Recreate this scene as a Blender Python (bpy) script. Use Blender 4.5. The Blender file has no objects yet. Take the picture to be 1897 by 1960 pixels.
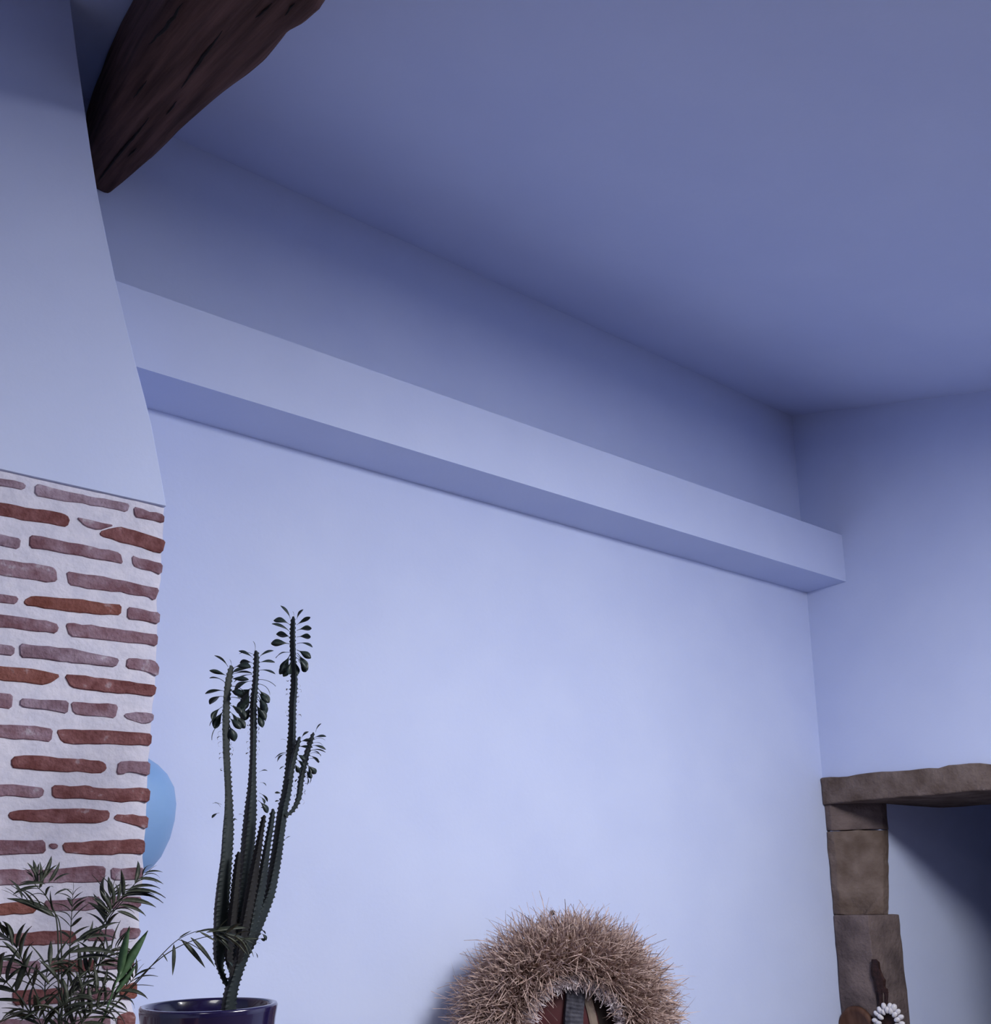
import bpy, bmesh, math, random
from mathutils import Vector, Matrix, noise

random.seed(7)
sc = bpy.context.scene
col = sc.collection

# ------------------------------------------------------------------ camera
F, CX, CYP = 1897.7, 948.5, 1294.1            # focal length and principal point for a 1897 x 1960 frame
YAW, PIT, ROL = (math.radians(a) for a in (37.951, 12.143, -0.832))
EYE = Vector((0, 0, 1.5))
FW = Vector((math.sin(YAW)*math.cos(PIT), math.cos(YAW)*math.cos(PIT), math.sin(PIT)))
R0 = Vector((math.cos(YAW), -math.sin(YAW), 0)); U0 = R0.cross(FW)
RT = R0*math.cos(ROL) + U0*math.sin(ROL); UP = RT.cross(FW)
cd = bpy.data.cameras.new('camera'); cam = bpy.data.objects.new('camera', cd); col.objects.link(cam)
cd.sensor_fit = 'AUTO'; cd.sensor_width = 36; cd.lens = F/1960*36; cd.shift_y = (CYP-980)/1960
cd.clip_start = .02
cam.matrix_world = Matrix(((RT.x, UP.x, -FW.x, 0), (RT.y, UP.y, -FW.y, 0), (RT.z, UP.z, -FW.z, EYE.z), (0, 0, 0, 1)))
sc.camera = cam

# ------------------------------------------------------------------ light
sc.view_settings.view_transform = 'Standard'; sc.view_settings.look = 'None'
sc.view_settings.gamma = 1; sc.view_settings.use_curve_mapping = False
sc.view_settings.exposure = 0.0
w = bpy.data.worlds.new('sky'); sc.world = w; w.use_nodes = True
w.node_tree.nodes['Background'].inputs[0].default_value = (.70, .80, 1, 1)
w.node_tree.nodes['Background'].inputs[1].default_value = .8
# daylight falls through a roof window in the sloping ceiling, above and behind the viewer
SL = .287                                       # ceiling slope: it rises towards the back wall
def zc(Y): return 4.06 + (Y-3.0)*SL
WIN = (1.85, 2.95, -.75, .20)                    # roof window: x0 x1 y0 y1
FRONT = -2.0
FILL_WIN = (-1.05, -.25, -.75, .20)                  # added opening for a fill light that softens the beam's shadow on the hood
for W_, en in ((WIN, 166), (FILL_WIN, 19)):  # the second, weaker lamp is an added fill for the plaster hood
    ld = bpy.data.lights.new('roof_daylight_and_fill', 'AREA'); ld.shape = 'RECTANGLE'
    ld.size = W_[1]-W_[0]; ld.size_y = (W_[3]-W_[2])*math.hypot(1, SL); ld.energy = en; ld.color = (1.0, .975, .935)
    lo = bpy.data.objects.new('roof_daylight_and_fill', ld); col.objects.link(lo)
    ym = (W_[2]+W_[3])/2
    lo.location = ((W_[0]+W_[1])/2, ym, zc(ym)+.08)
    lo.rotation_euler = (math.radians(18), 0, 0)

# ------------------------------------------------------------------ helpers
def ray(x, y): return FW + RT*((x-CX)/F) - UP*((y-CYP)/F)
def onY(x, y, Y): d = ray(x, y); return EYE + d*(Y/d.y)
def onX(x, y, X): d = ray(x, y); return EYE + d*(X/d.x)
def onZ(x, y, Z): d = ray(x, y); return EYE + d*((Z-EYE.z)/d.z)
def dep(P): return (Vector(P)-EYE).dot(FW)

def tag(o, label=None, cat=None, group=None, kind=None):
    if label: o['label'] = label
    if cat: o['category'] = cat
    if group: o['group'] = group
    if kind: o['kind'] = kind
    return o
def thing(name, loc, label, cat, group=None):
    o = bpy.data.objects.new(name, None); col.objects.link(o); o.location = loc; o.empty_display_size = .05
    return tag(o, label, cat, group)
ORI = {}
def base(o):
    v = Vector()
    while o is not None: v = v + Vector(o.location); o = o.parent
    return v
def mk(name, verts, faces, mat, parent=None, smooth=False, kind=None, origin=None):
    """One mesh object from world-space vertices."""
    b = base(parent) if parent else Vector(origin or (0, 0, 0))
    me = bpy.data.meshes.new(name); me.from_pydata([tuple(Vector(v)-b) for v in verts], [], faces); me.update()
    bm = bmesh.new(); bm.from_mesh(me); bmesh.ops.recalc_face_normals(bm, faces=bm.faces); bm.to_mesh(me); bm.free()
    if smooth: me.polygons.foreach_set('use_smooth', [True]*len(me.polygons))
    me.materials.append(mat)
    o = bpy.data.objects.new(name, me); col.objects.link(o)
    if parent: o.parent = parent
    else: o.location = b
    if kind: o['kind'] = kind
    return o
def inst(name, me, M, parent):
    """A copy of shared mesh data placed by a world matrix."""
    o = bpy.data.objects.new(name, me); col.objects.link(o); o.parent = parent
    o.matrix_basis = Matrix.Translation(-base(parent)) @ M
    return o
def mesh(name, verts, faces, mat, smooth=True):
    me = bpy.data.meshes.new(name); me.from_pydata([tuple(v) for v in verts], [], faces); me.update()
    if smooth: me.polygons.foreach_set('use_smooth', [True]*len(me.polygons))
    me.materials.append(mat); return me
def box(x0, x1, y0, y1, z0, z1):
    v = [(x, y, z) for z in (z0, z1) for x, y in ((x0, y0), (x1, y0), (x1, y1), (x0, y1))]
    return v, [(0, 3, 2, 1), (4, 5, 6, 7), (0, 1, 5, 4), (1, 2, 6, 5), (2, 3, 7, 6), (3, 0, 4, 7)]
def join(*vfs):
    V, Fc = [], []
    for v, f in vfs:
        n = len(V); V += list(v); Fc += [tuple(i+n for i in q) for q in f]
    return V, Fc
def prism(poly, z0, z1):
    n = len(poly)
    v = [(x, y, z0) for x, y in poly] + [(x, y, z1) for x, y in poly]
    return v, [tuple(range(n))[::-1], tuple(range(n, 2*n))] + [(i, (i+1) % n, n+(i+1) % n, n+i) for i in range(n)]
def tube(pts, rad, seg=8, cap=True):
    pts = [Vector(p) for p in pts]; n = len(pts); V, Fc = [], []
    rad = rad if hasattr(rad, '__len__') else [rad]*n
    ref = None
    for i, p in enumerate(pts):
        t = (pts[min(i+1, n-1)]-pts[max(i-1, 0)]).normalized()
        if ref is None: ref = t.orthogonal().normalized()
        ref = (ref - t*ref.dot(t)).normalized(); b = t.cross(ref)
        for k in range(seg):
            a = 2*math.pi*k/seg
            V.append(p + (ref*math.cos(a)+b*math.sin(a))*rad[i])
    for i in range(n-1):
        for k in range(seg):
            Fc.append((i*seg+k, i*seg+(k+1) % seg, (i+1)*seg+(k+1) % seg, (i+1)*seg+k))
    if cap: Fc.append(tuple(range(seg))[::-1]); Fc.append(tuple(range((n-1)*seg, n*seg)))
    return V, Fc
def lathe(c, prof, seg=48):
    V, Fc = [], []
    for r, z in prof:
        for k in range(seg):
            a = 2*math.pi*k/seg; V.append((c[0]+r*math.cos(a), c[1]+r*math.sin(a), z))
    for i in range(len(prof)-1):
        for k in range(seg):
            Fc.append((i*seg+k, i*seg+(k+1) % seg, (i+1)*seg+(k+1) % seg, (i+1)*seg+k))
    Fc.append(tuple(range(seg))[::-1]); Fc.append(tuple(range((len(prof)-1)*seg, len(prof)*seg)))
    return V, Fc
def interp(tab, x):
    if x <= tab[0][0]: return tab[0][1]
    for (a, b), (c, d) in zip(tab, tab[1:]):
        if x <= c: return b+(d-b)*(x-a)/(c-a)
    return tab[-1][1]
def spline(P, n):
    P = [Vector(p) for p in P]; Q = [P[0]*2-P[1]] + P + [P[-1]*2-P[-2]]; out = []
    m = len(P)-1
    for i in range(n+1):
        s = i/n*m; k = min(int(s), m-1); t = s-k
        a, b, c, d = Q[k:k+4]
        out.append(.5*((2*b)+(c-a)*t+(2*a-5*b+4*c-d)*t*t+(3*b-a-3*c+d)*t**3))
    return out

# ------------------------------------------------------------------ materials
def mat(name, c1, c2=None, scale=20, rough=.7, bump=0, bscale=None, detail=4, stretch=None, spec=.3, coat=0, lo=.35, hi=.65, dist=0, c3=None):
    m = bpy.data.materials.new(name); m.use_nodes = True; nt = m.node_tree; b = nt.nodes['Principled BSDF']
    b.inputs['Roughness'].default_value = rough; b.inputs['Specular IOR Level'].default_value = spec
    b.inputs['Coat Weight'].default_value = coat
    tc = nt.nodes.new('ShaderNodeTexCoord'); mp = nt.nodes.new('ShaderNodeMapping')
    nt.links.new(tc.outputs['Object'], mp.inputs['Vector'])
    if stretch: mp.inputs['Scale'].default_value = stretch
    nz = nt.nodes.new('ShaderNodeTexNoise'); nz.inputs['Scale'].default_value = scale; nz.inputs['Detail'].default_value = detail
    nz.inputs['Distortion'].default_value = dist
    nt.links.new(mp.outputs[0], nz.inputs['Vector'])
    rp = nt.nodes.new('ShaderNodeValToRGB'); rp.color_ramp.elements[0].position = lo; rp.color_ramp.elements[1].position = hi
    rp.color_ramp.elements[0].color = (*c1, 1); rp.color_ramp.elements[1].color = (*(c2 or c1), 1)
    if c3: e3 = rp.color_ramp.elements.new(min(.99, hi+.07)); e3.color = (*c3, 1)
    nt.links.new(nz.outputs['Fac'], rp.inputs[0]); nt.links.new(rp.outputs[0], b.inputs['Base Color'])
    if bump:
        n2 = nt.nodes.new('ShaderNodeTexNoise'); n2.inputs['Scale'].default_value = bscale or scale; n2.inputs['Detail'].default_value = 5
        nt.links.new(mp.outputs[0], n2.inputs['Vector'])
        bp = nt.nodes.new('ShaderNodeBump'); bp.inputs['Strength'].default_value = bump; bp.inputs['Distance'].default_value = .01
        nt.links.new(n2.outputs['Fac'], bp.inputs['Height']); nt.links.new(bp.outputs[0], b.inputs['Normal'])
    return m
M = {}
M['wall'] = mat('lavender_white_plaster', (.57, .645, .90), (.60, .675, .92), 3, .85, .05, 60, spec=.1)
M['ceil'] = mat('ceiling_plaster', (.56, .635, .90), (.59, .665, .92), 2, .9, .05, 40, spec=.1)
M['floor'] = mat('floor_tile', (.10, .085, .09), (.13, .11, .115), 6, .6)
M['rear'] = mat('grey_brown_rear_wall', (.13, .135, .18), (.16, .165, .21), 3, .9, spec=.1)
M['mortar'] = mat('lime_mortar', (.60, .60, .73), (.70, .69, .81), 28, .95, .28, 90, spec=.05)
M['brick_red'] = mat('red_brick', (.150, .058, .060), (.250, .118, .125), 34, .95, .6, 120, spec=.05, detail=8, hi=.64, c3=(.34, .24, .27))
M['brick_orange'] = mat('orange_brick', (.170, .062, .052), (.255, .110, .100), 30, .95, .6, 120, spec=.05, detail=8, hi=.66, c3=(.36, .25, .27))
M['brick_dusk'] = mat('limewashed_brick', (.180, .092, .115), (.30, .205, .26), 26, .95, .6, 120, spec=.05, detail=8, hi=.62, c3=(.42, .36, .43))
M['brick_pale'] = mat('pale_limewashed_brick', (.20, .13, .17), (.36, .28, .36), 22, .95, .6, 120, spec=.05, detail=8, hi=.6, c3=(.50, .45, .54))
M['wood'] = mat('old_dark_oak', (.038, .017, .014), (.125, .064, .056), 4, .8, .7, 5, detail=9, stretch=(11, .55, 11), spec=.15, lo=.3, hi=.72)
M['crack'] = mat('dark_wood_crack', (.006, .004, .004), (.012, .008, .008), 20, .95)
M['stone'] = mat('tan_sandstone', (.115, .084, .072), (.200, .155, .140), 9, .95, .8, 45, detail=7, spec=.05)
M['stone2'] = mat('grey_tan_sandstone', (.108, .084, .086), (.190, .148, .145), 8, .95, .8, 45, detail=7, spec=.05)
M['pot'] = mat('navy_glaze', (.010, .006, .042), (.014, .009, .058), 5, .18, 0, spec=.6, coat=.6)
M['soil'] = mat('potting_soil', (.02, .013, .01), (.05, .035, .028), 60, 1, .8)
M['stem'] = mat('euphorbia_skin', (.007, .011, .014), (.021, .031, .034), 16, .6, .25, 60, stretch=(1, 1, .35), spec=.3)
M['stemold'] = mat('euphorbia_bark', (.008, .008, .010), (.020, .020, .022), 14, .8, .4, 60, stretch=(1, 1, .35), spec=.2)
M['eleaf'] = mat('euphorbia_leaf', (.011, .021, .023), (.024, .038, .036), 12, .45, spec=.35)
M['dry'] = mat('dried_leaf', (.035, .028, .040), (.06, .045, .055), 12, .9)
M['palm'] = mat('palm_leaf', (.016, .022, .015), (.042, .049, .034), 10, .5, spec=.35)
M['palmlight'] = mat('young_palm_leaf', (.034, .080, .036), (.062, .120, .058), 10, .5, spec=.3)
M['palmstem'] = mat('palm_stem', (.05, .055, .035), (.08, .08, .05), 14, .6)
M['terracotta'] = mat('terracotta', (.30, .13, .08), (.36, .17, .11), 9, .9)
M['shade'] = mat('pale_blue_glaze', (.19, .34, .62), (.22, .38, .66), 7, .45, .06, 25, spec=.3)
M['metal'] = mat('dark_iron', (.03, .03, .035), (.05, .05, .055), 20, .5)
M['raffia'] = mat('raffia', (.33, .225, .195), (.62, .485, .455), 55, .85, spec=.1)
M['raffiapale'] = mat('pale_raffia', (.60, .52, .57), (.78, .72, .78), 45, .85, spec=.1)
M['raffiabase'] = mat('raffia_core', (.16, .09, .06), (.30, .19, .14), 50, .95, spec=.05)
M['maskred'] = mat('dark_red_paint', (.045, .005, .009), (.065, .009, .015), 12, .6)
M['maskgrey'] = mat('slate_paint', (.035, .036, .055), (.075, .075, .10), 40, .7, .4, 90)
M['maskbeige'] = mat('beige_paint', (.17, .135, .11), (.25, .20, .17), 20, .7)
M['maskdark'] = mat('black_paint', (.012, .008, .008), (.022, .015, .014), 20, .7)
M['maskblue'] = mat('pale_blue_paint', (.32, .42, .58), (.40, .50, .66), 20, .7)
M['shell'] = mat('white_shell', (.62, .60, .66), (.80, .78, .80), 30, .4, spec=.4)
M['leather'] = mat('dark_leather', (.020, .008, .008), (.045, .018, .016), 40, .7, .5, 80)
M['brownwood'] = mat('brown_wood', (.070, .030, .018), (.115, .055, .036), 10, .6, stretch=(1, 5, 1))
M['cab'] = mat('pale_oak', (.40, .28, .18), (.48, .35, .24), 6, .6, stretch=(1, 1, 8))

# ------------------------------------------------------------------ the room
D, XR, XL = 3.0, 4.467, -2.2
DC = 2.5                                        # plane of the brick chimney face
def struct(name, vf, m, label, smooth=False):
    o = mk(name, vf[0], vf[1], m, None, smooth); return tag(o, label, None, None, 'structure')
struct('floor', box(XL-.3, 7.8, FRONT-.3, D+.3, -.1, 0), M['floor'], 'tiled floor of the room below the photograph')
struct('wall_back', box(XL-.3, XR+.03, D, D+.25, 0, 4.4), M['wall'], 'plain pale lavender back wall behind the plants and mask')
struct('wall_left', box(XL-.3, XL, FRONT-.3, D, 0, 4.4), M['wall'], 'plain pale wall on the far left side')
DY0, DY1, DZT = 1.72, 2.985, 2.02               # door opening with its stones
struct('wall_right', join(box(XR, XR+.85, FRONT-.3, DY0, 0, 4.4), box(XR, XR+.85, DY0, D+.25, 1.985, 4.4)), M['wall'],
       'pale lavender right wall above the stone doorway')
struct('wall_front', box(XL, XR, FRONT-.3, FRONT, 0, 4.4), M['rear'], 'plain grey wall behind the viewer')
def slab(xa, xb, ya, yb, lo_=0, hi_=.15):
    return ([(x, y, zc(y)+dz) for dz in (lo_, hi_) for x, y in ((xa, ya), (xb, ya), (xb, yb), (xa, yb))], box(0, 1, 0, 1, 0, 1)[1])
x0, x1, y0, y1 = WIN
a0, a1 = FILL_WIN[:2]
struct('ceiling', join(slab(XL-.3, a0, FRONT-.3, D+.25), slab(a1, x0, FRONT-.3, D+.25), slab(a0, a1, FRONT-.3, y0), slab(a0, a1, y1, D+.25), slab(x1, XR+.85, FRONT-.3, D+.25), slab(x0, x1, FRONT-.3, y0), slab(x0, x1, y1, D+.25)), M['ceil'], 'sloping pale lavender ceiling rising to the back wall')
for nm, p0, p1, lb in (('window_1', x0, x1, 'larger roof window frame in the ceiling behind the viewer'), ('added_fill_window', a0, a1, 'added frame around the unseen fill light left of the oak beam')):  # the second frame is made up to hold the fill light
    struct(nm, join(slab(p0, p0+.04, y0, y1, .09, .14), slab(p1-.04, p1, y0, y1, .09, .14), slab(p0+.04, p1-.04, y0, y0+.04, .09, .14), slab(p0+.04, p1-.04, y1-.04, y1, .09, .14)), M['wall'], lb)
# boxed-in beam along the back wall
struct('trim_1', box(.60, XR, 2.762, D, 3.033, 3.288), M['wall'], 'white boxed-in beam running along the back wall')
# passage seen through the doorway
struct('wall_passage', join(box(4.648, 7.6, 2.812, D+.25, 0, 2.5), box(7.6, 7.8, .3, D+.25, 0, 2.5), box(XR+.85, 7.6, .1, .3, 0, 2.5),
                            box(XR+.85, 7.6, .3, 2.812, 2.35, 2.5)), M['wall'], 'pale plastered passage wall in shadow beyond the doorway')

# stone door surround: every block a part
door = bpy.data.objects.new('door_1', None); col.objects.link(door); door.location = (XR, 2.4, 0)
tag(door, 'tan stone door surround with a rough lintel beside the corner', None, None, 'structure')
def rough(name, vf, m, cuts=5, amp=.006, bev=.008, seed=0, fn=None):
    b = base(door)
    bm = bmesh.new(); vs = [bm.verts.new(v) for v in vf[0]]
    for f in vf[1]: bm.faces.new([vs[i] for i in f])
    bmesh.ops.recalc_face_normals(bm, faces=bm.faces)
    bmesh.ops.bevel(bm, geom=list(bm.edges), offset=bev, segments=2, affect='EDGES', profile=.6)
    for _ in range(6):
        lg = [e for e in bm.edges if e.calc_length() > cuts]
        if not lg: break
        bmesh.ops.subdivide_edges(bm, edges=lg, cuts=1)
    bmesh.ops.triangulate(bm, faces=[f for f in bm.faces if len(f.verts) > 4])
    for v in bm.verts:
        if fn: fn(v.co)
        p = v.co*11+Vector((seed*7, 0, 0)); n = noise.noise_vector(p)*.6+noise.noise_vector(p*3)*.4
        v.co += Vector((n.x, n.y, n.z))*amp
        v.co.y = min(v.co.y, D-.001)
        v.co -= b
    me = bpy.data.meshes.new(name); bm.to_mesh(me); bm.free(); me.materials.append(m)
    me.polygons.foreach_set('use_smooth', [True]*len(me.polygons))
    o = bpy.data.objects.new(name, me); col.objects.link(o); o.parent = door
    return o
TOP = sorted([(onX(x, y, XR).y, onX(x, y, XR).z) for x, y in ((1570, 1492), (1580, 1488), (1620, 1487), (1680, 1478), (1720, 1476), (1757, 1474), (1775, 1470), (1792, 1473), (1815, 1466), (1875, 1460), (1897, 1463))])
BOT = sorted([(onX(x, y, XR).y, onX(x, y, XR).z) for x, y in ((1573, 1541), (1640, 1534), (1700, 1529), (1790, 1522), (1850, 1517), (1862, 1514), (1897, 1514))])
def lint(co):
    if co.z > 1.97: co.z += interp(TOP, co.y)-2.045
    else: co.z += interp(BOT, co.y)-1.905
    co.z = min(co.z, 2.06)
rough('lintel', box(XR-.022, XR+.84, 1.45, D-.002, 1.905, 2.045), M['stone'], .05, .006, .008, 1, lint)
rough('jamb_stone', prism([(XR-.004, D-.002), (XR-.004, 2.965), (XR+.19, 2.80), (XR+.24, 2.80), (XR+.24, D-.002)], 1.770, 1.912), M['stone2'], .05, .006, .005, 2)
rough('jamb_stone', prism([(XR-.008, D-.002), (XR-.008, 2.955), (XR+.188, 2.798), (XR+.24, 2.798), (XR+.24, D-.002)], 1.351, 1.766), M['stone'], .05, .008, .006, 3, lambda co: setattr(co, 'x', co.x-(.075*(1.766-co.z)/.415 if co.x > XR+.1 else 0)))
rough('jamb_stone', prism([(XR-.012, D-.002), (XR-.012, 2.80), (XR+.25, 2.792), (XR+.25, D-.002)], .62, 1.352), M['stone2'], .05, .008, .008, 4)
rough('jamb_stone', prism([(XR-.012, D-.002), (XR-.012, 2.80), (XR+.25, 2.792), (XR+.25, D-.002)], 0, .616), M['stone'], .05, .008, .012, 5)
for k, (a, b_) in enumerate(((0, .6), (.604, 1.3), (1.304, 1.905))):
    rough('jamb_stone', prism([(XR-.012, 1.52), (XR+.24, 1.52), (XR+.24, 1.72), (XR-.012, 1.72)], a, b_), M['stone2' if k % 2 else 'stone'], .07, .007, .012, 6+k)

# ------------------------------------------------------------------ chimney breast: plaster hood, mortar and bricks
CHX0 = -.75
chim = thing('chimney_breast', ((CHX0+.84)/2, 2.75, 0), 'white plastered chimney breast with exposed red brickwork in its lower part', 'chimney')
ZB = 2.511
SIL = sorted([(onY(x, y, DC-.007).z, onY(x, y, DC-.007).x) for x, y in
       ((135, 2), (147, 100), (161, 200), (174, 290), (187, 370), (203, 450), (221, 535), (240, 615), (261, 700), (277, 760), (290, 812), (301, 870), (311, 925), (319, 972))])
n = 60; hv, hf = [], []
ztop = zc(DC)+.06
for i in range(n+1):
    z = ZB+(ztop-ZB)*i/n; xr = interp(SIL, z) if z < SIL[-1][0] else SIL[-1][1]
    for x, y in ((CHX0, DC-.007), (xr*.5, DC-.007), (xr-.002, DC-.007), (xr, DC-.005), (xr, D)): hv.append((x, y, z if y < D else z))
for i in range(n):
    for k in range(4): hf.append((i*5+k, i*5+k+1, i*5+k+6, i*5+k+5))
hf.append((0, 1, 2, 3, 4))
mk('plaster_hood', hv, hf, M['wall'], chim)
EDGE = sorted([(onY(x, y, DC).z, onY(x, y, DC).x) for x, y in ((318, 972), (316, 1035), (313, 1060), (312, 1110), (304, 1150), (306, 1190), (303, 1270), (301, 1320), (296, 1350), (295, 1370),
       (290, 1440), (287, 1470), (286, 1520), (284, 1560), (282, 1600), (277, 1640), (280, 1665), (276, 1700), (271, 1740), (271, 1790), (262, 1830), (264, 1890), (254, 1910), (262, 1945))])
def xe(z): return interp(EDGE, z)
mv, mf = [], []; nz_, nx_ = 150, 64
for i in range(nz_+1):
    z = (ZB+.001)*i/nz_
    for k in range(nx_+1):
        x = CHX0+(xe(z)-.006-CHX0)*k/nx_
        d = .0022*noise.noise(Vector((x*22, 0, z*22)))+.0012*noise.noise(Vector((x*70, 3, z*70)))
        mv.append((x, DC+.002+d+(.004 if k == nx_ else 0), z))
    e = xe(z)-.002+.002*noise.noise(Vector((0, 5, z*40)))
    mv.append((e, DC+.012, z)); mv.append((e, D, z))
W = nx_+3
for i in range(nz_):
    for k in range(W-1): mf.append((i*W+k, i*W+k+1, (i+1)*W+k+1, (i+1)*W+k))
mk('mortar', mv, mf, M['mortar'], chim, True)

def brick(poly, m, seed):
    """poly: outline in (x, z) on the chimney face; made ragged, rounded and slightly proud of the mortar."""
    pts = []
    n = len(poly); q_ = []
    for i in range(n):                            # worn corners
        a, b = Vector(poly[i]), Vector(poly[(i+1) % n]); L = (b-a).length; t = min(.3, .006/max(L, 1e-4))
        q_ += [a.lerp(b, t), a.lerp(b, 1-t)]
    poly = q_; n = len(poly)
    for i in range(n):
        a, b = Vector(poly[i]), Vector(poly[(i+1) % n]); L = (b-a).length
        k = max(1, round(L/.020))
        for j in range(k):
            p = a.lerp(b, j/k)
            q = noise.noise_vector(Vector((p.x*75, p.y*75, seed)))+noise.noise_vector(Vector((p.x*28, p.y*28, seed+9)))*.9
            amp = .0030 if j else .0018
            pts.append(Vector((p.x+q.x*amp, p.y+q.y*amp)))
    c = sum(pts, Vector((0, 0)))/len(pts)
    proud = .0012+.0018*random.random()
    m_ = len(pts); V = []
    for inset, y in ((0, DC+.03), (0, DC+.001-proud*.2), (.0018, DC-proud)):
        for p in pts:
            d = (c-p); q = Vector((p.x+max(-1, min(1, d.x/.02))*inset, p.y+max(-1, min(1, d.y/.012))*inset))
            V.append((q.x, y+(.0008*noise.noise(Vector((p.x*80, p.y*80, 1))) if y < DC else 0), q.y))
    Fc = [(r*m_+i, r*m_+(i+1) % m_, (r+1)*m_+(i+1) % m_, (r+1)*m_+i) for r in (0, 1) for i in range(m_)]
    Fc.append(tuple(range(2*m_, 3*m_)))
    mk('brick', V, Fc, m, chim)
A, B, C3 = (3.92, 860), (3.92, 1300), (3.794, 1600)
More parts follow.
